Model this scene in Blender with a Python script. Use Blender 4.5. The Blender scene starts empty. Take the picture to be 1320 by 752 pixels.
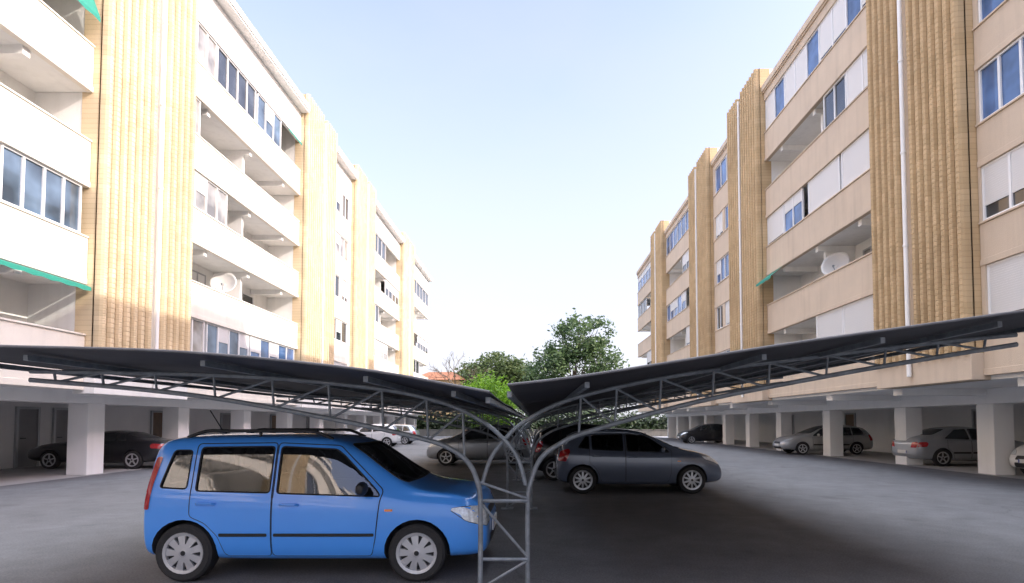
import bpy, bmesh, math, random
from mathutils import Vector, Matrix
from mathutils.bvhtree import BVHTree
RN = random.Random(7)
sc = bpy.context.scene
col = sc.collection
rad = math.radians
CAMH = 1.57

# ------------------------------------------------------------------ materials
def nodes_of(name):
    m = bpy.data.materials.new(name); m.use_nodes = True
    nt = m.node_tree
    return m, nt, nt.nodes['Principled BSDF']

def pmat(name, c, rough=.6, metal=0.0, var=.10, vscale=2.0, stretch=(1, 1, 1), bump=0.0, bscale=60.0, coat=0.0, spec=.5, obj=False, dirt=0.0):
    m, nt, b = nodes_of(name)
    L = nt.links
    if obj:
        tc = nt.nodes.new('ShaderNodeTexCoord'); src = tc.outputs['Object']
    else:
        g = nt.nodes.new('ShaderNodeNewGeometry'); src = g.outputs['Position']
    mp = nt.nodes.new('ShaderNodeMapping'); mp.inputs['Scale'].default_value = stretch
    L.new(src, mp.inputs['Vector'])
    n = nt.nodes.new('ShaderNodeTexNoise'); n.inputs['Scale'].default_value = vscale; n.inputs['Detail'].default_value = 6; n.inputs['Roughness'].default_value = .65
    L.new(mp.outputs[0], n.inputs['Vector'])
    r = nt.nodes.new('ShaderNodeValToRGB')
    r.color_ramp.elements[0].position = .3; r.color_ramp.elements[1].position = .7
    k0, k1 = 1 - var, 1 + var
    r.color_ramp.elements[0].color = (c[0]*k0, c[1]*k0, c[2]*k0, 1)
    r.color_ramp.elements[1].color = (min(1, c[0]*k1), min(1, c[1]*k1), min(1, c[2]*k1), 1)
    L.new(n.outputs['Fac'], r.inputs['Fac'])
    out = r.outputs['Color']
    if dirt > 0:
        mp2 = nt.nodes.new('ShaderNodeMapping'); mp2.inputs['Scale'].default_value = (2.2, 2.2, .16)
        L.new(src, mp2.inputs['Vector'])
        n2 = nt.nodes.new('ShaderNodeTexNoise'); n2.inputs['Scale'].default_value = 1.6; n2.inputs['Detail'].default_value = 5
        L.new(mp2.outputs[0], n2.inputs['Vector'])
        mr = nt.nodes.new('ShaderNodeMapRange'); mr.inputs['From Min'].default_value = .5; mr.inputs['From Max'].default_value = .8
        mr.inputs['To Min'].default_value = 0; mr.inputs['To Max'].default_value = dirt
        L.new(n2.outputs['Fac'], mr.inputs['Value'])
        mx = nt.nodes.new('ShaderNodeMix'); mx.data_type = 'RGBA'
        L.new(mr.outputs[0], mx.inputs['Factor']); L.new(out, mx.inputs['A'])
        mx.inputs['B'].default_value = (c[0]*.35, c[1]*.33, c[2]*.3, 1)
        out = mx.outputs['Result']
    L.new(out, b.inputs['Base Color'])
    b.inputs['Roughness'].default_value = rough
    b.inputs['Metallic'].default_value = metal
    b.inputs['Specular IOR Level'].default_value = spec
    if coat:
        b.inputs['Coat Weight'].default_value = coat; b.inputs['Coat Roughness'].default_value = .04
    if bump:
        n3 = nt.nodes.new('ShaderNodeTexNoise'); n3.inputs['Scale'].default_value = bscale; n3.inputs['Detail'].default_value = 3
        L.new(src, n3.inputs['Vector'])
        bp = nt.nodes.new('ShaderNodeBump'); bp.inputs['Strength'].default_value = bump; bp.inputs['Distance'].default_value = .02
        L.new(n3.outputs['Fac'], bp.inputs['Height']); L.new(bp.outputs[0], b.inputs['Normal'])
    return m

def slat_mat(name, c, pitch=.055):
    m, nt, b = nodes_of(name); L = nt.links
    g = nt.nodes.new('ShaderNodeNewGeometry')
    sx = nt.nodes.new('ShaderNodeSeparateXYZ'); L.new(g.outputs['Position'], sx.inputs[0])
    mm = nt.nodes.new('ShaderNodeMath'); mm.operation = 'MULTIPLY'; mm.inputs[1].default_value = 1/pitch; L.new(sx.outputs['Z'], mm.inputs[0])
    fr = nt.nodes.new('ShaderNodeMath'); fr.operation = 'FRACT'; L.new(mm.outputs[0], fr.inputs[0])
    bp = nt.nodes.new('ShaderNodeBump'); bp.inputs['Strength'].default_value = .6; bp.inputs['Distance'].default_value = .02
    L.new(fr.outputs[0], bp.inputs['Height']); L.new(bp.outputs[0], b.inputs['Normal'])
    b.inputs['Base Color'].default_value = (*c, 1); b.inputs['Roughness'].default_value = .5
    return m

def brick_mat(name, c, h=.14, wdt=.26):
    m, nt, b = nodes_of(name); L = nt.links
    g = nt.nodes.new('ShaderNodeNewGeometry')
    sn = nt.nodes.new('ShaderNodeVectorMath'); sn.operation = 'SNAP'; sn.inputs[1].default_value = (3.0, wdt, h*2)
    L.new(g.outputs['Position'], sn.inputs[0])
    wn = nt.nodes.new('ShaderNodeTexWhiteNoise'); wn.noise_dimensions = '3D'; L.new(sn.outputs[0], wn.inputs['Vector'])
    r = nt.nodes.new('ShaderNodeValToRGB')
    r.color_ramp.elements[0].color = (c[0]*.92, c[1]*.91, c[2]*.88, 1)
    r.color_ramp.elements[1].color = (min(1, c[0]*1.07), min(1, c[1]*1.07), min(1, c[2]*1.08), 1)
    L.new(wn.outputs['Value'], r.inputs['Fac'])
    sx = nt.nodes.new('ShaderNodeSeparateXYZ'); L.new(g.outputs['Position'], sx.inputs[0])
    mm = nt.nodes.new('ShaderNodeMath'); mm.operation = 'MULTIPLY'; mm.inputs[1].default_value = 1/h; L.new(sx.outputs['Z'], mm.inputs[0])
    fr = nt.nodes.new('ShaderNodeMath'); fr.operation = 'FRACT'; L.new(mm.outputs[0], fr.inputs[0])
    gt = nt.nodes.new('ShaderNodeMath'); gt.operation = 'LESS_THAN'; gt.inputs[1].default_value = .14; L.new(fr.outputs[0], gt.inputs[0])
    gm = nt.nodes.new('ShaderNodeMath'); gm.operation = 'MULTIPLY'; gm.inputs[1].default_value = .27; L.new(gt.outputs[0], gm.inputs[0])
    mx = nt.nodes.new('ShaderNodeMix'); mx.data_type = 'RGBA'
    L.new(gm.outputs[0], mx.inputs['Factor']); L.new(r.outputs[0], mx.inputs['A']); mx.inputs['B'].default_value = (c[0]*.5, c[1]*.42, c[2]*.34, 1)
    n4 = nt.nodes.new('ShaderNodeTexNoise'); n4.inputs['Scale'].default_value = .35; n4.inputs['Detail'].default_value = 5; L.new(g.outputs['Position'], n4.inputs['Vector'])
    r4 = nt.nodes.new('ShaderNodeValToRGB'); r4.color_ramp.elements[0].position = .3; r4.color_ramp.elements[1].position = .7
    r4.color_ramp.elements[0].color = (.86, .84, .82, 1); r4.color_ramp.elements[1].color = (1.06, 1.06, 1.05, 1); L.new(n4.outputs['Fac'], r4.inputs['Fac'])
    m4 = nt.nodes.new('ShaderNodeMix'); m4.data_type = 'RGBA'; m4.blend_type = 'MULTIPLY'; m4.inputs['Factor'].default_value = 1
    L.new(mx.outputs['Result'], m4.inputs['A']); L.new(r4.outputs[0], m4.inputs['B'])
    L.new(m4.outputs['Result'], b.inputs['Base Color'])
    n3 = nt.nodes.new('ShaderNodeTexNoise'); n3.inputs['Scale'].default_value = 40; L.new(g.outputs['Position'], n3.inputs['Vector'])
    bp = nt.nodes.new('ShaderNodeBump'); bp.inputs['Strength'].default_value = .3; bp.inputs['Distance'].default_value = .02
    L.new(n3.outputs['Fac'], bp.inputs['Height']); L.new(bp.outputs[0], b.inputs['Normal'])
    b.inputs['Roughness'].default_value = .85
    return m

def glass_mat(name, tint, opaque=False, blue=(.02, .03, .045)):
    m, nt, b = nodes_of(name); L = nt.links
    if opaque:
        g = nt.nodes.new('ShaderNodeNewGeometry')
        n = nt.nodes.new('ShaderNodeTexNoise'); n.inputs['Scale'].default_value = .9; n.inputs['Detail'].default_value = 3; L.new(g.outputs['Position'], n.inputs['Vector'])
        r = nt.nodes.new('ShaderNodeValToRGB'); r.color_ramp.elements[0].position = .35; r.color_ramp.elements[1].position = .7
        r.color_ramp.elements[0].color = (*[v*.5 for v in blue], 1); r.color_ramp.elements[1].color = (*[min(1, v*1.8) for v in blue], 1)
        L.new(n.outputs['Fac'], r.inputs['Fac']); L.new(r.outputs[0], b.inputs['Base Color'])
        b.inputs['Roughness'].default_value = .03; b.inputs['Specular IOR Level'].default_value = .9
        return m
    out = nt.nodes['Material Output']
    tr = nt.nodes.new('ShaderNodeBsdfTransparent'); tr.inputs[0].default_value = (*tint, 1)
    gl = nt.nodes.new('ShaderNodeBsdfGlossy'); gl.inputs['Roughness'].default_value = .02
    fz = nt.nodes.new('ShaderNodeFresnel'); fz.inputs['IOR'].default_value = 2.4
    mx = nt.nodes.new('ShaderNodeMixShader')
    L.new(fz.outputs[0], mx.inputs[0]); L.new(tr.outputs[0], mx.inputs[1]); L.new(gl.outputs[0], mx.inputs[2])
    L.new(mx.outputs[0], out.inputs['Surface'])
    return m

def leaf_mat(name, dark, light):
    m, nt, b = nodes_of(name); L = nt.links
    g = nt.nodes.new('ShaderNodeNewGeometry')
    n = nt.nodes.new('ShaderNodeTexNoise'); n.inputs['Scale'].default_value = .55; L.new(g.outputs['Position'], n.inputs['Vector'])
    ad = nt.nodes.new('ShaderNodeMath'); ad.operation = 'MULTIPLY_ADD'; ad.inputs[1].default_value = .45
    L.new(g.outputs['Random Per Island'], ad.inputs[0]); L.new(n.outputs['Fac'], ad.inputs[2])
    r = nt.nodes.new('ShaderNodeValToRGB'); r.color_ramp.elements[0].position = .35; r.color_ramp.elements[1].position = 1.0
    r.color_ramp.elements[0].color = (*dark, 1); r.color_ramp.elements[1].color = (*light, 1)
    L.new(ad.outputs[0], r.inputs['Fac']); L.new(r.outputs[0], b.inputs['Base Color'])
    b.inputs['Roughness'].default_value = .55
    tl = nt.nodes.new('ShaderNodeBsdfTranslucent'); L.new(r.outputs[0], tl.inputs['Color'])
    mx = nt.nodes.new('ShaderNodeMixShader'); mx.inputs[0].default_value = .35
    L.new(b.outputs[0], mx.inputs[1]); L.new(tl.outputs[0], mx.inputs[2]); L.new(mx.outputs[0], nt.nodes['Material Output'].inputs['Surface'])
    return m

def asphalt_mat():
    m, nt, b = nodes_of('asphalt'); L = nt.links
    g = nt.nodes.new('ShaderNodeNewGeometry'); P = g.outputs['Position']
    def noise(s, d=5, rough=.6):
        n = nt.nodes.new('ShaderNodeTexNoise'); n.inputs['Scale'].default_value = s; n.inputs['Detail'].default_value = d; n.inputs['Roughness'].default_value = rough
        L.new(P, n.inputs['Vector']); return n.outputs['Fac']
    def ramp(src, a, ca, bb, cb):
        r = nt.nodes.new('ShaderNodeValToRGB'); r.color_ramp.elements[0].position = a; r.color_ramp.elements[1].position = bb
        r.color_ramp.elements[0].color = (*ca, 1); r.color_ramp.elements[1].color = (*cb, 1); L.new(src, r.inputs['Fac']); return r.outputs[0]
    def mul(a, bb, f=1.0):
        x = nt.nodes.new('ShaderNodeMix'); x.data_type = 'RGBA'; x.blend_type = 'MULTIPLY'; x.inputs['Factor'].default_value = f
        L.new(a, x.inputs['A']); L.new(bb, x.inputs['B']); return x.outputs['Result']
    base = ramp(noise(.22, 6), .3, (.132, .135, .144), .72, (.180, .183, .193))
    mid = ramp(noise(1.7, 6, .7), .32, (.80, .80, .80), .68, (1.10, 1.10, 1.10))
    fine = ramp(noise(48, 4, .85), .3, (.52, .52, .53), .7, (1.45, 1.44, 1.42))
    c = mul(mul(base, mid), fine)
    oil = ramp(noise(1.05, 2, .4), .64, (1, 1, 1), .74, (.66, .65, .64))
    c = mul(c, oil, .6)
    v = nt.nodes.new('ShaderNodeTexVoronoi'); v.feature = 'DISTANCE_TO_EDGE'; v.inputs['Scale'].default_value = .13
    wv = nt.nodes.new('ShaderNodeVectorMath'); wv.operation = 'ADD'
    nv = nt.nodes.new('ShaderNodeTexNoise'); nv.inputs['Scale'].default_value = 1.3; nv.inputs['Detail'].default_value = 5; L.new(P, nv.inputs['Vector'])
    L.new(P, wv.inputs[0]); L.new(nv.outputs['Color'], wv.inputs[1]); L.new(wv.outputs[0], v.inputs['Vector'])
    cr = ramp(v.outputs['Distance'], .0005, (.6, .6, .6), .003, (1, 1, 1))
    c = mul(c, cr, .6)
    L.new(c, b.inputs['Base Color'])
    b.inputs['Roughness'].default_value = .8; b.inputs['Specular IOR Level'].default_value = .35
    bp = nt.nodes.new('ShaderNodeBump'); bp.inputs['Strength'].default_value = .5; bp.inputs['Distance'].default_value = .01
    L.new(noise(90, 3, .8), bp.inputs['Height']); L.new(bp.outputs[0], b.inputs['Normal'])
    return m

M = {}
M['asphalt'] = asphalt_mat()
M['floor'] = pmat('garage_floor', (.40, .40, .40), .8, var=.13, vscale=1.2, bump=.2)
M['white'] = pmat('white_render', (.84, .83, .80), .85, var=.05, vscale=.7, bump=.25, bscale=45, dirt=.16)
M['garage'] = pmat('garage_white', (.90, .90, .895), .8, var=.03, vscale=.6, bump=.15, dirt=.07)
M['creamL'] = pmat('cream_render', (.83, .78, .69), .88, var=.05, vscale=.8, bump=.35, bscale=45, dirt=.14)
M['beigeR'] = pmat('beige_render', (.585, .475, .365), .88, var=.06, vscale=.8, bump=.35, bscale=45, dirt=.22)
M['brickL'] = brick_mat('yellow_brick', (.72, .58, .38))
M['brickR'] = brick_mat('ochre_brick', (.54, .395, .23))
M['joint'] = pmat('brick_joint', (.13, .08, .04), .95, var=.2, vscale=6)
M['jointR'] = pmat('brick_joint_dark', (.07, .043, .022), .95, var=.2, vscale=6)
M['frame'] = pmat('white_window_frame', (.78, .78, .78), .4, var=.04)
M['alu'] = pmat('grey_window_frame', (.42, .43, .45), .4, metal=.4, var=.05)
M['shutter'] = slat_mat('white_roller_shutter', (.76, .76, .76))
M['glassD'] = glass_mat('dark_window_glass', None, True, (.04, .048, .058))
M['glassS'] = glass_mat('grey_blue_window_glass', None, True, (.085, .125, .175))
M['glassB'] = glass_mat('blue_window_glass', None, True, (.06, .12, .26))
M['curtain'] = glass_mat('curtained_window_glass', None, True, (.30, .29, .27))
M['green'] = pmat('green_canvas', (.02, .23, .17), .8, var=.12, vscale=6)
M['pipe'] = pmat('white_pipe', (.84, .83, .81), .45, var=.04)
M['dishm'] = pmat('dish_grey', (.60, .59, .57), .5, var=.06)
M['doorg'] = pmat('grey_metal_door', (.26, .26, .27), .5, var=.08)
M['doorb'] = pmat('brown_door', (.16, .10, .06), .5, var=.12, vscale=5)
M['steel'] = pmat('weathered_grey_steel', (.25, .275, .30), .5, metal=.3, var=.28, vscale=9, bump=.1)
M['canopy'] = pmat('dark_canopy_sheet', (.040, .039, .048), .65, var=.3, vscale=2.5, bump=.15, bscale=14)
M['rim_grey'] = pmat('canopy_edge_grey', (.11, .11, .12), .55, var=.2, vscale=8)
M['bark'] = pmat('bark', (.12, .09, .065), .9, var=.3, vscale=4, bump=.6, bscale=12)
M['tyre'] = pmat('tyre_rubber', (.026, .026, .027), .8, var=.2, vscale=20, obj=True)
M['black'] = pmat('black_plastic', (.018, .018, .020), .55, var=.15, vscale=10, obj=True)
M['interior'] = pmat('dark_interior', (.045, .048, .055), .8, var=.15, vscale=8, obj=True)
M['seat'] = pmat('seat_fabric', (.035, .037, .043), .9, var=.2, vscale=30, obj=True)
M['alloy'] = pmat('silver_wheel', (.58, .59, .61), .32, metal=.5, var=.05, obj=True)
M['lamp'] = pmat('clear_lamp', (.66, .71, .76), .08, metal=.1, var=.35, vscale=26, coat=1, obj=True)
M['red'] = pmat('red_lamp', (.42, .015, .02), .12, var=.2, vscale=18, coat=1, obj=True)
M['orange'] = pmat('orange_lamp', (.7, .2, .02), .15, var=.1, coat=1, obj=True)
M['plate'] = pmat('number_plate', (.75, .75, .73), .4, var=.03, obj=True)
M['bluep'] = pmat('plate_blue', (.01, .05, .35), .4, var=.05, obj=True)
M['cglass'] = glass_mat('car_glass_clear', (.80, .87, .88))
M['cdark'] = glass_mat('car_glass_dark', None, True, (.022, .026, .03))
def paint(name, c, metal=.0, rough=.28):
    return pmat(name, c, rough, metal=metal, var=.03, vscale=1.5, coat=1.0, obj=True)

# ------------------------------------------------------------------ mesh helper
class MB:
    def __init__(s): s.v = []; s.f = []; s.m = []
    def face(s, idx, mi=0): s.f.append(idx); s.m.append(mi)
    def box(s, x0, x1, y0, y1, z0, z1, mi=0):
        if x0 > x1: x0, x1 = x1, x0
        if y0 > y1: y0, y1 = y1, y0
        b = len(s.v)
        s.v += [(x0,y0,z0),(x1,y0,z0),(x1,y1,z0),(x0,y1,z0),(x0,y0,z1),(x1,y0,z1),(x1,y1,z1),(x0,y1,z1)]
        for q in ((0,3,2,1),(4,5,6,7),(0,1,5,4),(1,2,6,5),(2,3,7,6),(3,0,4,7)): s.face([b+i for i in q], mi)
    def hexa(s, pts, mi=0):
        b = len(s.v); s.v += [tuple(p) for p in pts]
        for q in ((0,3,2,1),(4,5,6,7),(0,1,5,4),(1,2,6,5),(2,3,7,6),(3,0,4,7)): s.face([b+i for i in q], mi)
    def tube(s, pts, r, n=8, mi=0, closed=False):
        P = [Vector(p) for p in pts]; N = len(P); b = len(s.v)
        rs = r if isinstance(r, (list, tuple)) else [r]*N
        up = None
        for i in range(N):
            if closed: t = P[(i+1) % N]-P[i-1]
            else: t = P[min(i+1, N-1)]-P[max(i-1, 0)]
            if t.length < 1e-9: t = Vector((0, 0, 1))
            t.normalize()
            if up is None:
                a = Vector((0, 0, 1)) if abs(t.z) < .9 else Vector((0, 1, 0))
                up = (a-t*a.dot(t)).normalized()
            else:
                up = up-t*up.dot(t)
                if up.length < 1e-6: up = t.orthogonal()
                up.normalize()
            w = t.cross(up)
            for k in range(n):
                a = 2*math.pi*(k+.5)/n
                s.v.append(tuple(P[i]+(up*math.cos(a)+w*math.sin(a))*rs[i]))
        M_ = N if closed else N-1
        for i in range(M_):
            j = (i+1) % N
            for k in range(n):
                l = (k+1) % n
                s.face([b+i*n+k, b+i*n+l, b+j*n+l, b+j*n+k], mi)
        if not closed:
            s.face([b+k for k in range(n)][::-1], mi); s.face([b+(N-1)*n+k for k in range(n)], mi)
    def lathe_y(s, prof, c, n=32, mi=0):
        b = len(s.v)
        for (r, y) in prof:
            for k in range(n):
                a = 2*math.pi*k/n
                s.v.append((c[0]+r*math.cos(a), c[1]+y, c[2]+r*math.sin(a)))
        for i in range(len(prof)-1):
            for k in range(n):
                l = (k+1) % n
                s.face([b+i*n+k, b+(i+1)*n+k, b+(i+1)*n+l, b+i*n+l], mi)
    def build(s, name, mats, parent=None, off=(0, 0, 0), smooth=False, bevel=0.0, angle=40, fix=False):
        me = bpy.data.meshes.new(name)
        ox, oy, oz = off
        me.from_pydata([(x+ox, y+oy, z+oz) for x, y, z in s.v], [], s.f)
        if not isinstance(mats, (list, tuple)): mats = [mats]
        for m in mats: me.materials.append(m)
        me.polygons.foreach_set('material_index', s.m)
        if fix:
            bm = bmesh.new(); bm.from_mesh(me); bmesh.ops.recalc_face_normals(bm, faces=bm.faces); bm.to_mesh(me); bm.free()
        if smooth:
            me.polygons.foreach_set('use_smooth', [True]*len(me.polygons)); me.set_sharp_from_angle(angle=rad(angle))
        me.update()
        o = bpy.data.objects.new(name, me); col.objects.link(o)
        if parent: o.parent = parent
        if bevel:
            bv = o.modifiers.new('bevel', 'BEVEL'); bv.width = bevel; bv.segments = 2; bv.limit_method = 'ANGLE'
        return o

def tag(o, label, cat, group=None):
    o['label'] = label; o['category'] = cat
    if group: o['group'] = group
    return o
def empty(name, loc, rz=0):
    o = bpy.data.objects.new(name, None); col.objects.link(o); o.location = loc; o.rotation_euler = (0, 0, rz); o.empty_display_size = .3
    return o

# ------------------------------------------------------------------ ground
mb = MB(); mb.v = [(-400,-200,0),(400,-200,0),(400,700,0),(-400,700,0)]; mb.face([0,1,2,3])
g = mb.build('ground', M['asphalt']); g['kind'] = 'structure'
for s, a, b_, e_ in ((-1, 13.2, -30, 18.3), (1, 13.5, -14, 18.8)):
    mb = MB(); x0, x1 = sorted((s*a, s*e_)); mb.v = [(x0, b_, .004), (x1, b_, .004), (x1, 63, .004), (x0, 63, .004)]; mb.face([0, 1, 2, 3])
    g = mb.build('pavement', M['floor']); g['kind'] = 'structure'

# ------------------------------------------------------------------ apartment buildings
OPN = 1.35
class Bld: pass

def fb(B, mb, y0, y1, d0, d1, z0, z1, mi=0):
    mb.box(B.s*(B.F+d0), B.s*(B.F+d1), y0, y1, z0, z1, mi)

def bbuild(B, mb, name, mats, parent=None, **k):
    return mb.build(name, mats, parent or B.root, off=(-B.root.location.x, -B.root.location.y, 0), **k)

def window(B, y0, y1, z0, z1, d, n=2, shut=0.0, glass='glassD', frame='frame', only=None):
    t = .055
    mb = MB()
    fb(B, mb, y0, y1, d-.035, d+.04, z0, z0+t); fb(B, mb, y0, y1, d-.035, d+.04, z1-t, z1)
    w = (y1-y0)
    for i in range(n+1):
        c = y0+w*i/n
        a, b = (c, c+t) if i == 0 else ((c-t, c) if i == n else (c-t*.6, c+t*.6))
        fb(B, mb, a, b, d-.034, d+.038, z0+t, z1-t)
    o = bbuild(B, mb, 'window', M[frame])
    mb = MB(); fb(B, mb, y0+t*.5, y1-t*.5, d+.008, d+.016, z0+t*.5, z1-t*.5)
    bbuild(B, mb, 'pane', M[glass], o)
    if shut > 0:
        for i in range(n):
            if only is not None and i not in only: continue
            mb = MB()
            a = y0+w*i/n+t*.7; b = y0+w*(i+1)/n-t*.7
            h = (z1-z0-2*t)*shut
            fb(B, mb, a, b, d-.02, d-.004, z1-t-h, z1-t)
            bbuild(B, mb, 'roller_shutter', M['shutter'], o)
    return o

def awning(B, y0, y1, z, out=.45, drop=.30):
    mb = MB(); s = B.s
    n = max(2, int((y1-y0)/.25)); b = len(mb.v)
    for i in range(n+1):
        y = y0+(y1-y0)*i/n
        sc_ = .03*(i % 2)
        for (d, zz) in ((-.02, z), (-out, z-drop), (-out-.01, z-drop-.10-sc_)):
            mb.v.append((s*(B.F+d), y, zz))
    for i in range(n):
        for k in range(2):
            mb.face([b+i*3+k, b+(i+1)*3+k, b+(i+1)*3+k+1, b+i*3+k+1])
    bbuild(B, mb, 'awning', M['green'])

def brick_strip(B, y0, y1, z0, z1, h):
    mb = MB(); s = B.s
    n = max(2, round((y1-y0)/.29)); pw = (y1-y0)/n
    prof = [(0.0, 0), (.15, 0), (.18, .60), (.28, .90), (.5, 1.0), (.72, .90), (.82, .60), (.85, 0), (1.0, 0)]
    for i in range(n):
        rows = []
        z = z0 - (h*.5 if i % 2 else 0)
        while z < z1:
            for dz, k in ((0, .945), (.12*h, 1.0), (.88*h, 1.0)):
                zz = min(max(z+dz, z0), z1)
                if not rows or zz > rows[-1][0]+1e-4: rows.append((zz, k))
            z += h
        if rows[-1][0] < z1-1e-4: rows.append((z1, .96))
        b = len(mb.v)
        for zz, k in rows:
            for (f, p) in prof:
                mb.v.append((s*(B.F-.18-.24*p*k), y0+pw*(i+f), zz))
        m = len(prof)
        for r in range(len(rows)-1):
            for q in range(m-1):
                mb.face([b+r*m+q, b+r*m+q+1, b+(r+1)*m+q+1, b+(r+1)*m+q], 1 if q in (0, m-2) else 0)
        mb.face([b+(len(rows)-1)*m+q for q in range(m)])
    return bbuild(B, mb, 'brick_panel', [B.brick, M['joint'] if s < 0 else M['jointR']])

def brick_panel(B, y0, y1):
    z0, z1 = B.zb+.55, B.ptop
    mb = MB(); fb(B, mb, y0+.004, y1-.004, -.30, .30, B.zb-.10, z0-.004)
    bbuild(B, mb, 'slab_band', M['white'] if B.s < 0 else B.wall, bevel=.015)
    mb = MB(); fb(B, mb, y0+.012, y1-.012, -.18, .30, z0, z1-.02)
    bbuild(B, mb, 'brick_return', B.brick)
    mb = MB(); fb(B, mb, y0+.02, y1-.02, .302, 1.72, B.zb+.3, z1-.03)
    bbuild(B, mb, 'stair_wall', M['white'])
    c = y0+(y1-y0)*.57; gp = .20
    h = .14 if 5 < y0 < 25 else (.28 if 0 < y0 < 45 else .42)
    brick_strip(B, y0, c-gp, z0, z1, h); brick_strip(B, c+gp, y1, z0, z1, h)
    mb = MB(); fb(B, mb, c-gp, c+gp, -.215, -.181, z0, z1-.01); bbuild(B, mb, 'render_strip', B.wall)
    mb = MB(); x = B.s*(B.F-.37)
    mb.tube([(x, c, z0-.4), (x, c, z1-.3)], .06, 10)
    for k in range(6): mb.tube([(x, c, z0+.6+k*2.67), (x, c, z0+.66+k*2.67)], .075, 10)
    bbuild(B, mb, 'drainpipe', M['pipe'], smooth=True)

def bay(B, y0, y1, cfg, kind):
    L = y1-y0
    ov = cfg.get('levels')
    ST, PT = ov if ov else (B.ST, B.PT)
    for k in range(5):
        zt = PT+ST*k; zb = zt-(ST-OPN) if k else B.zb
        zo = zt+OPN if (k < 4 or ov) else B.otop
        mb = MB(); fb(B, mb, y0, y1, 0, .15, zb, zt-.05)
        fb(B, mb, y0, y1, -.035, .19, zt-.05, zt)
        fb(B, mb, y0, y1, -.02, -.0, zb, zb+.16)
        bbuild(B, mb, 'parapet', B.wall, bevel=.012)
        if kind == 'bal':
            mb = MB()
            fb(B, mb, y0, y1, .15, 1.6, zb+.015, zb+.25)
            if k:
                nb = 3
                for i in range(nb):
                    yc = y0+L*(i+.5)/nb
                    fb(B, mb, yc-.10, yc+.10, .15, 1.6, zb-.20, zb+.015)
            bbuild(B, mb, 'balcony_slab', M['white'])
            mb = MB(); yc = y0+L*.5
            fb(B, mb, yc-.07, yc+.07, .45, 1.6, zb+.25, zo)
            bbuild(B, mb, 'balcony_divider', M['white'])
            fl = zb+.25
            if y0 > 0:
                for (a, b_, sh) in ((.06, .22, RN.choice((0, .5, 1))), (.30, .42, RN.choice((0, 0, .6)))) if y0 < 40 else ((.1, .4, .4),):
                    window(B, y0+L*a, y0+L*b_, fl+.02, fl+2.12, 1.555, 2, sh, RN.choice(('glassD', 'glassD', 'curtain')), 'alu')
                if y0 < 40:
                    window(B, y0+L*.62, y0+L*.84, fl+.9, fl+2.12, 1.555, 2, RN.choice((0, .4, .8)), 'glassD', 'frame')
            for it in cfg.get(k, []):
                f0, f1, ty = it[:3]
                a, b_ = y0+L*f0+.02, y0+L*f1-.02
                if ty == 'g': window(B, a, b_, zt+.002, zo-.002, .09, it[3], it[4] if len(it) > 4 else 0, it[5] if len(it) > 5 else 'glassD', 'frame', it[6] if len(it) > 6 else None)
                if ty == 'a': awning(B, a, b_, zo-.03, *(it[3:5] if len(it) > 3 else ()))
        else:
            pier = min(.45, L*.12)
            segs = cfg.get(k, [(pier/L, 1-pier/L, 'g', 3, 0.4)])
            cur = y0; ends = []
            for it in segs:
                a, b_ = y0+L*it[0], y0+L*it[1]
                if a > cur+.01: ends.append((cur, a))
                cur = b_
                window(B, a+.003, b_-.003, zt+.002, zo-.002, .07, it[3], it[4] if len(it) > 4 else 0, it[5] if len(it) > 5 else 'glassD', 'frame', it[6] if len(it) > 6 else None)
            if cur < y1-.01: ends.append((cur, y1))
            for a, b_ in ends:
                mb = MB(); fb(B, mb, a, b_, 0, .15, zt, zo); bbuild(B, mb, 'wall_pier', B.wall)
    mb = MB(); fb(B, mb, y0, y1, 0, .15, zo, B.eave-.3); bbuild(B, mb, 'roof_fascia', B.top)
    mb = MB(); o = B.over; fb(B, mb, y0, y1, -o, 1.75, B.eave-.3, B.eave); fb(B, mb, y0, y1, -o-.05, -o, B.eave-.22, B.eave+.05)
    bbuild(B, mb, 'roof_eave', M['white'] if B.s < 0 else B.wall)

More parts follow.
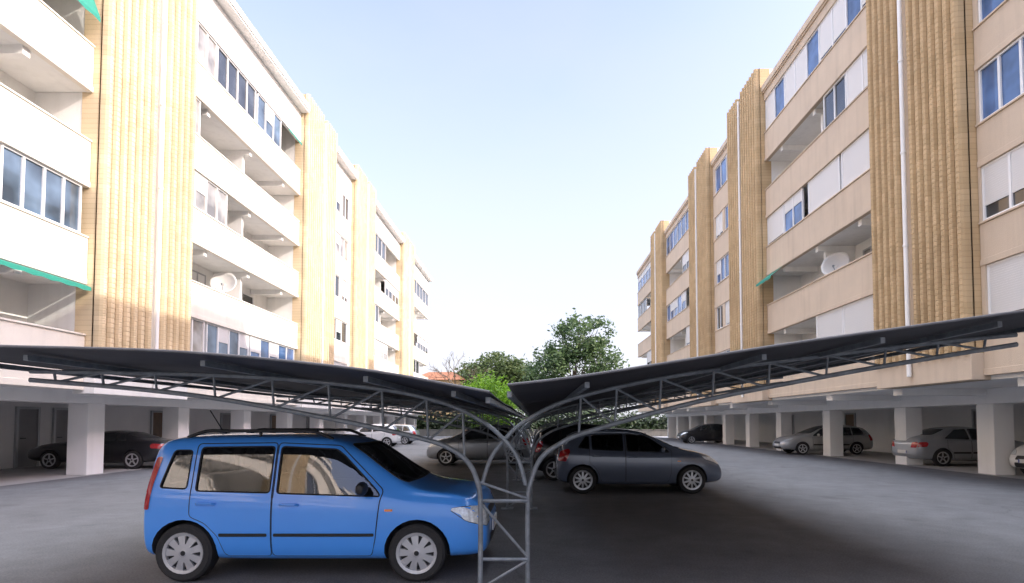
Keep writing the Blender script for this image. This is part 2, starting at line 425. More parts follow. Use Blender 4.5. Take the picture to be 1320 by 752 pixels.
def make_building(s, F, wall, top, brick, label, panels, bays, yend, y0, pillars, px, zb, otop, eave, ptop, doors, ST, PT, over):
    B = Bld(); B.s = s; B.F = F; B.wall = wall; B.top = top; B.brick = brick; B.zb = zb; B.otop = otop; B.eave = eave; B.ptop = ptop; B.ST = ST; B.PT = PT; B.over = over
    B.root = empty('apartment_building', (s*(F+6), (y0+yend)/2, 0)); tag(B.root, label, 'building')
    mb = MB(); fb(B, mb, y0, yend, 1.6, 13, 2.72, eave-.3); bbuild(B, mb, 'wall', M['white'])
    mb = MB(); fb(B, mb, y0, yend, 1.75, 13.3, eave-.3, eave); bbuild(B, mb, 'roof', M['white'])
    mb = MB(); fb(B, mb, y0, yend, .16, 13, 2.6, 2.72); bbuild(B, mb, 'soffit', M['garage'])
    for (a, b) in panels: brick_panel(B, a, b)
    for (a, b, kind, cfg) in bays: bay(B, a, b, cfg, kind)
    back = 18.0 if s < 0 else 18.5
    mb = MB(); mb.box(s*back, s*(back+.2), y0, yend, 0, 2.6); bbuild(B, mb, 'garage_wall', M['garage'])
    mb = MB(); mb.box(s*(px+.1), s*(back-.002), yend-.2, yend, 0, 2.6); bbuild(B, mb, 'garage_wall', M['garage'])
    pw = .62; pd = .66
    for y in pillars:
        mb = MB(); mb.box(s*px, s*(px+pw), y, y+pd, 0, 2.14); bbuild(B, mb, 'pillar', M['garage'], bevel=.02)
        mb = MB(); mb.box(s*(F+.31), s*back, y+.12, y+pd-.12, 2.40, 2.6); bbuild(B, mb, 'ceiling_beam', M['garage'])
    mb = MB(); mb.box(s*(px-.08), s*(px+pw+.05), y0, yend, 2.14, 2.60); bbuild(B, mb, 'beam', M['garage'], bevel=.02)
    for (y, w, mt) in doors:
        mb = MB(); mb.box(s*(back-.06), s*(back-.001), y, y+w, .02, 2.05)
        d = bbuild(B, mb, 'garage_door', M[mt])
        mb = MB(); mb.box(s*(back-.09), s*(back-.001), y-.08, y-.001, 0, 2.13); mb.box(s*(back-.09), s*(back-.001), y+w+.001, y+w+.08, 0, 2.13); mb.box(s*(back-.09), s*(back-.001), y-.001, y+w+.001, 2.055, 2.13)
        bbuild(B, mb, 'door_frame', M['alu'], d)
        mb = MB(); mb.tube([(s*(back-.12), y+.1, 1.02), (s*(back-.12), y+.24, 1.02)], .014, 6); mb.box(s*(back-.12), s*(back-.06), y+.09, y+.115, 1.01, 1.03)
        bbuild(B, mb, 'handle', M['black'], d)
    return B

cL0 = {0: [(0, 1, 'a', .14, .05)], 1: [(.775, .985, 'g', 4, 0, 'glassS')], 3: [(.6, .99, 'a', .25, .62)]}
cL1 = {4: [(0, .20, 'g', 3, .9, 'curtain', [0]), (.2, .52, 'g', 4), (.53, .78, 'g', 3, .5, 'glassS', [1]), (.80, .97, 'a', .2, .2)], 2: [(0.0, .30, 'g', 4, .5, 'curtain', [1])],
       0: [(0, .16, 'g', 2, .0, 'curtain'), (.17, .5, 'g', 4, .45, 'glassS', [1, 3]), (.51, .98, 'g', 5, .5, 'glassB', [0, 2])], 3: [(.02, .1, 'g', 1, 0, 'curtain')]}
cL2 = {4: [(0, .5, 'g', 4)], 3: [(.5, 1, 'g', 4, .5)], 2: [(0, .3, 'g', 3)], 1: [(.1, .6, 'g', 4, .6, 'curtain')], 0: [(0, 1, 'g', 7, .3)]}
cL3 = {4: [(0, 1, 'g', 6)], 2: [(.4, 1, 'g', 4, .5)], 1: [(0, .5, 'g', 3)], 0: [(0, 1, 'a')]}
cLb = {4: [(.1, .5, 'g', 4)], 2: [(.4, .9, 'g', 4)], 0: [(0, .5, 'g', 4)]}
mL = {4: [(.1, .5, 'g', 2, .6), (.58, .9, 'g', 2, 0)], 3: [(.1, .9, 'g', 4, .5, 'curtain', [0, 1])], 2: [(.1, .5, 'g', 2), (.6, .9, 'g', 2, .8)], 1: [(.12, .88, 'g', 3, .6, 'glassD', [1])], 0: [(.1, .9, 'g', 4, .3)]}
BL = make_building(-1, 12.2, M['creamL'], M['white'], M['brickL'], 'sunlit cream five storey apartment block with yellow brick strips, on the left',
    [(-18, -14), (-.05, 4), (15.05, 19.1), (28.5, 32.7), (36.5, 40.8), (49.7, 54.1)],
    [(-30, -18, 'bal', cLb), (-14, -.05, 'bal', cLb), (4.0, 15.05, 'bal', cL0), (19.1, 28.5, 'bal', cL1), (32.7, 36.5, 'mid', mL), (40.8, 49.7, 'bal', cL2), (54.1, 63.5, 'bal', cL3)],
    63.5, -30, [3.0, 7.6, 12.2, 16.75, 21.0, 25.7, 30.2, 34.7, 39.2, 43.7, 48.2, 52.7, 57.2, 61.7], 13.4, 2.45, 16.15, 18.0, 18.75,
    [(19.4, .75, 'doorg'), (20.9, .75, 'doorg'), (26.2, .9, 'doorb'), (32, .9, 'doorg'), (38, .9, 'doorb'), (44, .9, 'doorg')], 2.67, 3.97, .42)

cR1 = {4: [(0, .42, 'g', 4, .9, 'glassB', [0, 2, 3]), (.42, 1, 'g', 5, .95, 'glassB', [1, 2, 4])], 3: [(.0, .22, 'g', 2, .95, 'curtain'), (.22, .40, 'g', 2, .0, 'glassD')],
       2: [(0, .27, 'g', 1, 1.0), (.28, .55, 'g', 1, 1.0), (.60, .8, 'g', 2, .35, 'glassB'), (.8, 1, 'g', 1, .95)], 1: [(.80, .99, 'a', .55, .4)],
       0: [(0, .28, 'g', 1, .95), (.28, .5, 'g', 1, .9)]}
cR2 = {4: [(0, 1, 'g', 7, .0, 'glassB')], 3: [(0, .4, 'g', 3, .6)], 2: [(.3, 1, 'g', 5, .5, 'glassB', [0, 2, 3])], 1: [(0, .3, 'g', 2, .9)], 0: [(0, .5, 'g', 4, .5)]}
cR3 = {4: [(0, 1, 'g', 6, .3, 'glassB')], 3: [(.5, 1, 'g', 3)], 1: [(0, .5, 'g', 3, .8)]}
mR0 = {'levels': (2.42, 4.0), 4: [(.2, .97, 'g', 4, 0, 'glassB')], 3: [(.2, .97, 'g', 4, .6, 'glassB', [1])], 2: [(.45, .985, 'g', 4, .0, 'glassB')], 1: [(.45, .985, 'g', 3, .75, 'glassD', [0, 1, 2])], 0: [(.5, .97, 'g', 1, .96)]}
mR1 = {4: [(.1, .9, 'g', 3, .0, 'glassB')], 3: [(.1, .45, 'g', 2, .0, 'glassB'), (.55, .9, 'g', 2, .9)], 2: [(.1, .9, 'g', 4, .6, 'glassB', [0, 3])], 1: [(.1, .5, 'g', 2, .95), (.6, .9, 'g', 2)], 0: [(.1, .9, 'g', 4, 0, 'glassB')]}
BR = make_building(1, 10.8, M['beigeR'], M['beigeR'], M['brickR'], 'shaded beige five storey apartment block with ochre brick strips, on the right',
    [(13.4, 17.15), (25.8, 29.8), (33.4, 37.5), (45.7, 49.9)],
    [(9.0, 13.4, 'mid', mR0), (17.15, 25.8, 'bal', cR1), (29.8, 33.4, 'mid', mR1), (37.5, 45.7, 'bal', cR2), (49.9, 58.5, 'bal', cR3), (-14, 9.0, 'bal', {4: [(.5, 1, 'g', 6)]})],
    58.5, -14, [3.2, 7.8, 12.3, 16.77, 20.75, 26.1, 31.3, 35.9, 40.4, 44.9, 49.4, 53.9], 13.75, 2.70, 16.75, 17.4, 18.35,
    [(22.6, .9, 'doorg'), (27.6, .9, 'doorg'), (32.3, .9, 'doorb'), (40, .9, 'doorg')], 2.72, 4.33, .06)

def dish(x, y, z, ang, r, label):
    root = empty('satellite_dish', (x, y, z), ang); tag(root, label, 'satellite dish')
    mb = MB(); n = 24; rings = 6
    for i in range(rings+1):
        rr = r*i/rings
        for k in range(n):
            a = 2*math.pi*k/n
            mb.v.append((rr*rr/(r*2.6), rr*math.cos(a), rr*1.08*math.sin(a)))
    for i in range(rings):
        for k in range(n):
            l = (k+1) % n; mb.face([i*n+k, i*n+l, (i+1)*n+l, (i+1)*n+k])
    d = mb.build('reflector', M['dishm'], root, smooth=True); d.rotation_euler = (0, rad(-25), 0)
    sd = d.modifiers.new('t', 'SOLIDIFY'); sd.thickness = .015
    mb = MB(); mb.tube([(.02, 0, -r*.9), (r*.75, 0, -.05)], .014, 6); mb.box(r*.72, r*.86, -.03, .03, -.08, -.01); mb.build('feed_arm', M['steel'], root)
    mb = MB(); mb.tube([(-.02, 0, 0), (-.2, 0, -.1), (-.22, 0, -r-.35)], .022, 8); mb.build('mast', M['steel'], root)
dish(-12.75, 22.7, 7.20, rad(-75), .50, 'large pale satellite dish on a balcony of the sunlit left block')
dish(11.4, 20.9, 7.45, rad(225), .50, 'pale satellite dish on a balcony of the shaded right block')

# ------------------------------------------------------------------ carport
cp = empty('carport', (-.29, 16, 0)); tag(cp, 'dark butterfly roofed carport on curved grey steel lattice frames', 'carport')
CO = (.29, -16, 0)
def smooth_path(pts, n=6):
    P = [Vector(p) for p in pts]; out = []
    for i in range(len(P)-1):
        p0 = P[max(i-1, 0)]; p1 = P[i]; p2 = P[i+1]; p3 = P[min(i+2, len(P)-1)]
        for k in range(n):
            t = k/n
            out.append(.5*((2*p1)+(-p0+p2)*t+(2*p0-5*p1+4*p2-p3)*t*t+(-p0+3*p1-3*p2+p3)*t**3))
    out.append(P[-1]); return out
LB = [(-.51, 0), (-.51, .80), (-.54, 1.02), (-.62, 1.19), (-.77, 1.314), (-1.02, 1.41), (-1.68, 1.56), (-2.85, 1.775), (-3.72, 1.884), (-4.74, 1.97)]
LT = [(-.09, .99), (-.16, 1.23), (-.29, 1.41), (-.51, 1.59), (-.88, 1.76), (-1.53, 1.895), (-2.85, 2.01), (-4.74, 2.05)]
RB = [(-.07, 0), (-.07, .80), (-.04, 1.02), (.05, 1.23), (.22, 1.365), (.51, 1.49), (1.53, 1.767), (2.63, 1.986), (3.72, 2.176), (4.56, 2.31)]
RT = [(-.50, .99), (-.42, 1.23), (-.29, 1.41), (-.07, 1.60), (.365, 1.80), (1.31, 2.01), (2.63, 2.19), (3.72, 2.32), (4.56, 2.40)]
def interp(tab, x):
    t = sorted(tab)
    if x <= t[0][0]:
        a, b = t[0], t[1]
    elif x >= t[-1][0]:
        a, b = t[-2], t[-1]
    else:
        for a, b in zip(t, t[1:]):
            if a[0] <= x <= b[0]: break
    return a[1]+(b[1]-a[1])*(x-a[0])/(b[0]-a[0])
for fi, fy in enumerate((5.25, 10.25, 15.25, 20.25, 25.25)):
    dy = .018
    def P(p, o=0): return (p[0], fy+o, p[1])
    for (bot, top, sgn) in ((LB, LT, -1), (RB, RT, 1)):
        mb = MB(); mb.tube(smooth_path([P(p, dy*sgn) for p in bot]), .024, 8)
        mb.build('post', M['steel'], cp, CO, smooth=True)
        mb = MB(); mb.tube(smooth_path([P(p, dy*sgn) for p in top]), .021, 8); mb.build('top_chord', M['steel'], cp, CO, smooth=True)
        mb = MB()
        xs = [sgn*v for v in (.66, 1.0, 1.42, 1.92, 2.45, 3.0, 3.55, 4.05, 4.5)]
        if sgn > 0: xs = [x-.25 for x in xs]
        prev = None
        tb = [q for q in bot if q[1] > 1.1]; tt = [q for q in top if q[1] > 1.3]
        for i, x in enumerate(xs):
            a = (x, fy+dy*sgn, interp(tb, x)); b = (x+sgn*.02, fy+dy*sgn, interp(tt, x+sgn*.02))
            mb.tube([a, b], .012, 6)
            if prev: mb.tube([prev, a], .012, 6)
            prev = b
        mb.build('truss_web', M['steel'], cp, CO, smooth=True)
    mb = MB()
    for z in (.30, .84): mb.tube([(-.51, fy, z), (-.07, fy, z)], .018, 6)
    mb.tube([(-.51, fy, .82), (-.07, fy, .32)], .014, 6); mb.tube([(-.51, fy, .03), (-.07, fy, .29)], .014, 6)
    mb.tube([(-.54, fy, 1.02), (-.07, fy, .86)], .013, 6)
    mb.build('post_brace', M['steel'], cp, CO, smooth=True)
    mb = MB(); mb.box(-.62, -.40, fy-.11, fy+.11, 0.004, .02); mb.build('base_plate', M['steel'], cp, CO)
    mb = MB(); mb.box(-.18, .04, fy-.11, fy+.11, 0.004, .02); mb.build('base_plate', M['steel'], cp, CO)
CL = [(-5.0, 2.135), (-3.94, 2.11), (-2.57, 2.067), (-1.31, 1.945), (-.63, 1.83), (-.33, 1.775)]
CR = [(-.2, 1.827), (.4, 1.90), (1.77, 2.115), (2.69, 2.245), (3.6, 2.37), (4.9, 2.53)]
for tab in (CL, CR):
    pth = smooth_path([(x, 0, z) for x, z in tab], 5)
    ys = [4.05, 7.75, 12.75, 17.75, 22.75, 27.5]
    for a, b in zip(ys, ys[1:]):
        mb = MB(); b0 = b-.03; n = len(pth); ny = 8; th = .010
        for j in range(ny+1):
            y = a+(b0-a)*j/ny
            sag = -.018*math.sin(math.pi*j/ny)
            for (x, _, z) in pth: mb.v.append((x, y, z+sag+.012))
            for (x, _, z) in pth: mb.v.append((x, y, z+sag+.012+th))
        W = 2*n
        for j in range(ny):
            for i in range(n-1):
                q = j*W
                mb.face([q+i, q+W+i, q+W+i+1, q+i+1]); mb.face([q+n+i, q+n+i+1, q+W+n+i+1, q+W+n+i])
            for i in (0, n-1):
                q = j*W; mb.face([q+i, q+n+i, q+W+n+i, q+W+i])
        for j in (0, ny):
            for i in range(n-1):
                q = j*W; mb.face([q+i, q+i+1, q+n+i+1, q+n+i])
        mb.build('canopy_panel', M['canopy'], cp, CO, smooth=True, fix=True, angle=30)
    for y in (4.04, 27.5):
        mb = MB(); mb.tube([(x, y, z+.017) for x, _, z in pth], .011, 8)
        mb.build('edge_trim', M['rim_grey'], cp, CO, smooth=True)
    xs = [pth[i] for i in (0, 5, 10, 15, 20, 24)]
    for (x, _, z) in xs:
        mb = MB(); mb.box(x-.018, x+.018, 4.3, 27.4, z-.06, z-.016)
        mb.build('purlin', M['steel'], cp, CO)

# ------------------------------------------------------------------ cars
PRO = {}
PRO['panda'] = dict(L=3.54, st=[
 (0.10,.40,.66,.74,.64,.54),(0.12,.29,.82,.98,.745,.63),(0.14,.25,.93,1.26,.785,.65),(0.175,.23,.96,1.47,.795,.65),(0.25,.22,.96,1.545,.80,.645),
 (0.55,.20,.95,1.56,.80,.64),(1.1,.19,.93,1.565,.80,.64),(1.7,.19,.91,1.56,.80,.64),(2.02,.19,.89,1.535,.80,.635),(2.27,.19,.885,1.375,.80,.625),
 (2.58,.19,.88,1.14,.795,.65),(2.78,.20,.88,1.005,.79,.70),(3.00,.21,.87,.965,.785,.71),(3.24,.22,.85,.935,.78,.69),(3.40,.23,.80,.89,.77,.66),(3.475,.25,.72,.80,.745,.61),(3.52,.28,.60,.68,.70,.54),(3.54,.36,.51,.56,.62,.49)],
 ax=(.54, 2.84), R=.284,
 win=[[(.28,.99),(.55,.975),(.55,1.38),(.37,1.38)], [(.64,.955),(1.375,.935),(1.375,1.42),(.64,1.41)], [(1.445,.93),(2.47,.895),(2.43,.955),(2.08,1.325),(2.00,1.39),(1.445,1.42)]],
 ws=[(-.63,1.03),(.63,1.03),(.53,1.44),(-.53,1.44)], rw=[(-.58,1.0),(.58,1.0),(.53,1.40),(-.53,1.40)],
 doors=[[(.60,.90),(1.40,.90),(1.40,.27),(.95,.27),(.88,.48),(.75,.62),(.60,.69)], [(1.412,.90),(2.45,.865),(2.43,.45),(2.39,.27),(1.412,.27)]],
 dout=[[(.595,1.45),(1.40,1.46),(1.40,.27),(.95,.27),(.88,.48),(.75,.62),(.595,.69)], [(1.412,1.46),(2.03,1.43),(2.14,1.32),(2.50,.955),(2.47,.86),(2.43,.45),(2.39,.27),(1.412,.27)]],
 hnd=[(.68,.82),(1.50,.81)], head=[(.42,.60),(.66,.57),(.77,.61),(.765,.79),(.46,.78)], tail=None, tails=[(.14,.76),(.195,.76),(.215,1.02),(.265,1.31),(.205,1.31),(.155,1.02)],
 grille=[(-.32,.64),(.32,.64),(.32,.72),(-.32,.72)], lowg=[(-.42,.33),(.42,.33),(.45,.44),(-.45,.44)], mir=(2.38,1.0), cab=(.25,2.62), mould=(.482,.515))
PRO['hatch'] = dict(L=3.90, st=[
 (0,.40,.68,.74,.60,.50),(.05,.28,.82,.98,.74,.58),(.15,.24,.96,1.20,.80,.60),(.32,.22,1.0,1.37,.83,.58),(.55,.20,.98,1.46,.84,.58),(1.0,.19,.95,1.51,.845,.585),
 (1.6,.18,.93,1.515,.845,.59),(2.05,.18,.92,1.46,.845,.58),(2.45,.18,.91,1.30,.845,.60),(2.80,.19,.91,1.12,.84,.65),(3.02,.20,.905,1.03,.835,.71),(3.32,.21,.88,.985,.825,.69),
 (3.58,.22,.81,.91,.80,.65),(3.76,.24,.69,.78,.74,.58),(3.86,.28,.57,.64,.66,.5),(3.90,.38,.48,.52,.56,.45)], ax=(.62, 3.12), R=.305,
 win=[[(.52,1.06),(.78,1.03),(.78,1.33),(.70,1.32)], [(.84,1.02),(1.56,.985),(1.56,1.37),(.84,1.345)], [(1.64,.98),(2.62,.955),(2.58,1.01),(2.18,1.29),(2.05,1.345),(1.64,1.37)]],
 ws=[(-.62,1.05),(.62,1.05),(.50,1.38),(-.50,1.38)], rw=[(-.55,1.04),(.55,1.04),(.48,1.33),(-.48,1.33)],
 doors=[[(.78,.94),(1.60,.92),(1.60,.27),(1.06,.27),(.98,.50),(.86,.66),(.78,.72)], [(1.612,.92),(2.66,.89),(2.64,.45),(2.58,.27),(1.612,.27)]],
 dout=[[(.78,1.37),(1.60,1.385),(1.60,.27),(1.06,.27),(.98,.50),(.86,.66),(.78,.72)], [(1.612,1.385),(2.08,1.365),(2.22,1.30),(2.68,.98),(2.66,.89),(2.64,.45),(2.58,.27),(1.612,.27)]],
 hnd=[(.86,.86),(1.68,.84)], head=[(.42,.64),(.66,.64),(.79,.78),(.76,.87),(.48,.74)], tail=None, tails=[(.05,.76),(.24,.74),(.34,.98),(.30,1.04),(.12,.98)],
 grille=[(-.40,.50),(.40,.50),(.36,.62),(-.36,.62)], lowg=[(-.44,.28),(.44,.28),(.42,.42),(-.42,.42)], mir=(2.50,1.02), cab=(.25,2.85), mould=None)
PRO['wagon'] = dict(L=4.2, st=[(0,.40,.66,.72,.60,.50),(.05,.28,.80,.95,.72,.58),(.18,.24,.92,1.16,.78,.58),(.40,.21,.94,1.36,.81,.56),(.7,.20,.93,1.44,.82,.56),(1.4,.19,.91,1.475,.825,.57),
 (2.0,.19,.89,1.46,.825,.57),(2.35,.19,.88,1.38,.825,.57),(2.75,.19,.88,1.20,.82,.60),(3.12,.2,.88,1.0,.815,.67),(3.35,.2,.87,.96,.81,.67),(3.65,.22,.83,.92,.80,.65),(3.95,.24,.73,.82,.76,.60),(4.12,.27,.60,.67,.68,.52),(4.2,.38,.49,.53,.56,.45)],
 ax=(.85, 3.32), R=.30, win=[[(.45,.99),(1.0,.965),(1.0,1.32),(.64,1.30)], [(1.06,.96),(1.78,.935),(1.78,1.34),(1.06,1.325)], [(1.86,.93),(2.82,.915),(2.78,.97),(2.40,1.24),(2.2,1.33),(1.86,1.345)]],
 ws=[(-.62,1.03),(.62,1.03),(.48,1.36),(-.48,1.36)], rw=[(-.53,1.0),(.53,1.0),(.47,1.31),(-.47,1.31)],
 doors=[[(1.02,.92),(1.82,.90),(1.82,.27),(1.28,.27),(1.2,.5),(1.02,.64)], [(1.832,.90),(2.86,.87),(2.84,.45),(2.78,.27),(1.832,.27)]], dout=None,
 hnd=[(1.1,.83),(1.9,.82)], head=[(.42,.62),(.64,.62),(.76,.74),(.72,.82),(.46,.72)], tail=None, tails=[(.05,.70),(.22,.68),(.30,.94),(.26,1.0),(.12,.94)],
 grille=[(-.36,.52),(.36,.52),(.32,.62),(-.32,.62)], lowg=[(-.44,.28),(.44,.28),(.42,.40),(-.42,.40)], mir=(2.68,.98), cab=(.3,3.0), mould=(.46,.52))
PRO['sedan'] = dict(L=4.4, st=[(0,.42,.72,.78,.60,.50),(.05,.28,.86,.95,.76,.60),(.2,.24,.95,1.04,.82,.66),(.5,.21,.96,1.10,.84,.66),(.75,.2,.95,1.20,.85,.60),(1.1,.19,.94,1.36,.855,.57),(1.5,.18,.92,1.44,.86,.57),
 (2.1,.18,.91,1.455,.86,.58),(2.5,.18,.90,1.38,.86,.57),(2.9,.18,.90,1.21,.855,.60),(3.28,.19,.89,1.02,.85,.68),(3.55,.2,.88,.96,.845,.68),(3.9,.22,.82,.90,.825,.66),(4.2,.25,.71,.80,.78,.6),(4.34,.29,.58,.65,.68,.52),(4.4,.38,.49,.53,.57,.45)],
 ax=(.88, 3.52), R=.31, win=[[(1.0,1.0),(1.85,.965),(1.85,1.335),(1.46,1.305)], [(1.93,.96),(2.95,.945),(2.9,1.0),(2.52,1.235),(2.35,1.325),(1.93,1.34)]],
 ws=[(-.62,1.05),(.62,1.05),(.48,1.35),(-.48,1.35)], rw=[(-.55,1.12),(.55,1.12),(.47,1.33),(-.47,1.33)],
 doors=[[(1.06,.95),(1.89,.93),(1.89,.27),(1.32,.27),(1.24,.5),(1.06,.66)], [(1.902,.93),(3.0,.9),(2.98,.45),(2.92,.27),(1.902,.27)]], dout=None,
 hnd=[(1.14,.86),(1.98,.85)], head=[(.44,.62),(.66,.62),(.79,.74),(.75,.82),(.48,.71)], tail=[(.44,.66),(.70,.66),(.74,.80),(.70,.88),(.50,.85)], tails=[(.06,.68),(.34,.70),(.40,.82),(.34,.88),(.10,.86)],
 grille=[(-.38,.50),(.38,.50),(.34,.60),(-.34,.60)], lowg=[(-.44,.28),(.44,.28),(.42,.40),(-.42,.40)], mir=(2.8,1.0), cab=(.8,3.1), mould=(.46,.52))
PRO['coupe'] = dict(L=4.6, st=[(0,.42,.70,.76,.62,.5),(.06,.28,.84,.92,.76,.62),(.25,.24,.91,.97,.82,.68),(.7,.21,.92,1.00,.85,.68),(1.1,.2,.91,1.14,.86,.58),(1.45,.19,.9,1.27,.865,.55),(1.9,.18,.89,1.33,.87,.55),
 (2.35,.18,.88,1.29,.87,.55),(2.75,.18,.87,1.12,.865,.6),(3.05,.19,.87,.98,.86,.68),(3.4,.2,.85,.93,.85,.68),(3.9,.22,.80,.88,.83,.66),(4.3,.25,.70,.78,.78,.6),(4.54,.29,.56,.64,.68,.5),(4.6,.38,.49,.53,.57,.44)],
 ax=(.95, 3.66), R=.31, win=[[(1.2,.955),(1.5,.94),(1.5,1.17),(1.38,1.13)], [(1.56,.935),(2.72,.915),(2.68,.96),(2.36,1.14),(2.15,1.20),(1.56,1.205)]],
 ws=[(-.62,1.0),(.62,1.0),(.46,1.22),(-.46,1.22)], rw=[(-.55,1.04),(.55,1.04),(.46,1.22),(-.46,1.22)],
 doors=[[(1.54,.91),(2.78,.88),(2.76,.45),(2.70,.27),(1.54,.27)]], dout=None,
 hnd=[(1.66,.82)], head=[(.44,.60),(.64,.60),(.76,.72),(.72,.79),(.48,.72)], tail=[(.42,.66),(.70,.66),(.74,.80),(.70,.85),(.44,.82)], tails=[(.06,.68),(.36,.70),(.40,.80),(.34,.86),(.10,.84)],
 grille=[(-.38,.50),(.38,.50),(.34,.62),(-.34,.62)], lowg=[(-.44,.28),(.44,.28),(.42,.40),(-.42,.40)], mir=(2.6,.98), cab=(1.1,2.9), mould=(.44,.49))

def rpoly(pts, r=.03, n=3):
    out = []; N = len(pts)
    for i in range(N):
        p = Vector(pts[i]); a = Vector(pts[i-1])-p; b = Vector(pts[(i+1) % N])-p
        k = min(r, a.length*.4, b.length*.4)
        p0 = p+a.normalized()*k; p1 = p+b.normalized()*k
        for j in range(n+1):
            t = j/n; out.append(tuple((1-t)**2*p0+2*t*(1-t)*p+t*t*p1))
    return out

def make_car(name, label, cat, kind, cx, cy, face, pm, L=None, sz=1.0, sw=1.0, detail=False, group=None, spokes=5, rails=False, moulded=True, mirror=None, rimstyle='alloy', antenna=False):
    D = PRO[kind]; L = L or D['L']; sx = L/D['L']
    root = empty(name, (cx, cy, 0), 0 if face > 0 else math.pi); tag(root, label, cat, group)
    O = (-L/2, 0, 0)
    X = lambda p: [(a*sx, b*sz) for a, b in p]
    Yp = lambda p: [(a*sw, b*sz) for a, b in p]
    st = [(a*sx, b*sz, c*sz, d*sz, e*sw, f*sw) for a, b, c, d, e, f in D['st']]
    sq = kind == 'panda'
    bm = bmesh.new(); loops = []
    for (x, z0, zs, zt, w, wt) in st:
        z6 = max(zt-(.075 if sq else .10), zs+.6*(zt-zs)); z5 = min(zs+.015, zs+.2*(zt-zs)); z7 = max(zt-(.022 if sq else .03), z6+.5*(zt-z6))
        half = [(w*.80, z0), (w*.965, z0+.06), (w, z0+(zs-z0)*.5), (w*.99, zs-.05*min(1, (zs-z0)/.4)), (w*.958 if zt-zs > .2 else max(wt, w*.9), z5), (wt+.02, z6), (wt*(.91 if sq else .84), z7)]
        pts = [(0, z0)]+half+[(0, zt)]+[(-a, b) for a, b in half[::-1]]
        loops.append([bm.verts.new((x, a, b)) for a, b in pts])
    n = len(loops[0])
    for A, Bq in zip(loops, loops[1:]):
        for i in range(n):
            j = (i+1) % n; bm.faces.new((A[i], A[j], Bq[j], Bq[i]))
    for Lp in (loops[0], loops[-1]):
        h = n//2
        bm.faces.new((Lp[0], Lp[1], Lp[n-1])); bm.faces.new((Lp[h], Lp[h-1], Lp[h+1]))
        for i in range(1, h-1): bm.faces.new((Lp[i], Lp[i+1], Lp[n-i-1], Lp[n-i]))
    bmesh.ops.recalc_face_normals(bm, faces=bm.faces)
    me = bpy.data.meshes.new('cage'); bm.to_mesh(me); bm.free()
    ob = bpy.data.objects.new('cage', me); col.objects.link(ob)
    ss = ob.modifiers.new('s', 'SUBSURF'); ss.levels = 2; ss.render_levels = 2
    dg = bpy.context.evaluated_depsgraph_get()
    body = bpy.data.meshes.new_from_object(ob.evaluated_get(dg))
    bpy.data.objects.remove(ob)
    bvh = BVHTree.FromPolygons([v.co.copy() for v in body.vertices], [tuple(p.vertices) for p in body.polygons])
    def hit(axis, sg, u, v):
        if axis == 'y': o, d = Vector((u, sg*4, v)), Vector((0, -sg, 0))
        elif axis == 'x': o, d = Vector((sg*9, u, v)), Vector((-sg, 0, 0))
        else: o, d = Vector((u, v, 5)), Vector((0, 0, -1))
        r = bvh.ray_cast(o, d)
        if r[0] is None:
            q = Vector((u, sg*.7, v)) if axis == 'y' else Vector((L if sg > 0 else 0, u, v))
            r = bvh.find_nearest(q)
        nn = r[1]
        if nn.dot(d) > 0: nn = -nn
        return r[0], nn
    def panel(nm, poly, axis, sg, off, mat, parent, step=.05, outline=0, omat=None, fill=True, opoly=None, ooff=0.0):
        mbp = MB()
        if fill:
            b2 = bmesh.new(); b2.faces.new([b2.verts.new((a, b, 0)) for a, b in poly])
            us = [p[0] for p in poly]; vs = [p[1] for p in poly]
            k = math.floor(min(us)/step)+1
            while k*step < max(us):
                bmesh.ops.bisect_plane(b2, geom=b2.verts[:]+b2.edges[:]+b2.faces[:], plane_co=(k*step, 0, 0), plane_no=(1, 0, 0)); k += 1
            k = math.floor(min(vs)/step)+1
            while k*step < max(vs):
                bmesh.ops.bisect_plane(b2, geom=b2.verts[:]+b2.edges[:]+b2.faces[:], plane_co=(0, k*step, 0), plane_no=(0, 1, 0)); k += 1
            b2.verts.index_update()
            for v in b2.verts:
                p, nn = hit(axis, sg, v.co.x, v.co.y); mbp.v.append(tuple(p+nn*off))
            for f in b2.faces:
                mbp.face([v.index for v in f.verts])
            b2.free()
        if outline:
            pp = opoly or poly; dens = []
            for i in range(len(pp)):
                a = Vector(pp[i]); b = Vector(pp[(i+1) % len(pp)]); m = max(1, int((b-a).length/.06))
                for j in range(m): dens.append(a+(b-a)*j/m)
            path = []
            for q in dens:
                p, nn = hit(axis, sg, q.x, q.y); path.append(p+nn*ooff)
            mbp.tube(path, outline, 5, 1 if fill else 0, closed=True)
        mats = [mat, omat] if (fill and outline) else [omat if not fill else mat]
        return mbp.build(nm, mats, parent, O, smooth=True, angle=50, fix=True)
    tmp = []
    def temp(mbx):
        mm = bpy.data.meshes.new('cut'); mm.from_pydata(mbx.v, [], mbx.f)
        b3 = bmesh.new(); b3.from_mesh(mm); bmesh.ops.recalc_face_normals(b3, faces=b3.faces); b3.to_mesh(mm); b3.free()
        oo = bpy.data.objects.new('cut', mm); col.objects.link(oo); tmp.append(oo); return oo
    R_ = D['R']; W = max(e for _, _, _, _, e, _ in st)
    mbw = MB(); gap = .042
    for ax in D['ax']:
        for sg in (1, -1):
            n_ = 28; b = len(mbw.v)
            for yy in (sg*(W-.30), sg*(W+.3)):
                for k in range(n_):
                    a = 2*math.pi*k/n_; mbw.v.append((ax*sx+(R_+gap)*math.cos(a), yy, R_+.003+(R_+gap)*math.sin(a)))
            for k in range(n_):
                l = (k+1) % n_; mbw.face([b+k, b+l, b+n_+l, b+n_+k])
            mbw.face([b+k for k in range(n_)]); mbw.face([b+n_+k for k in range(n_)])
    cuts = [temp(mbw)]
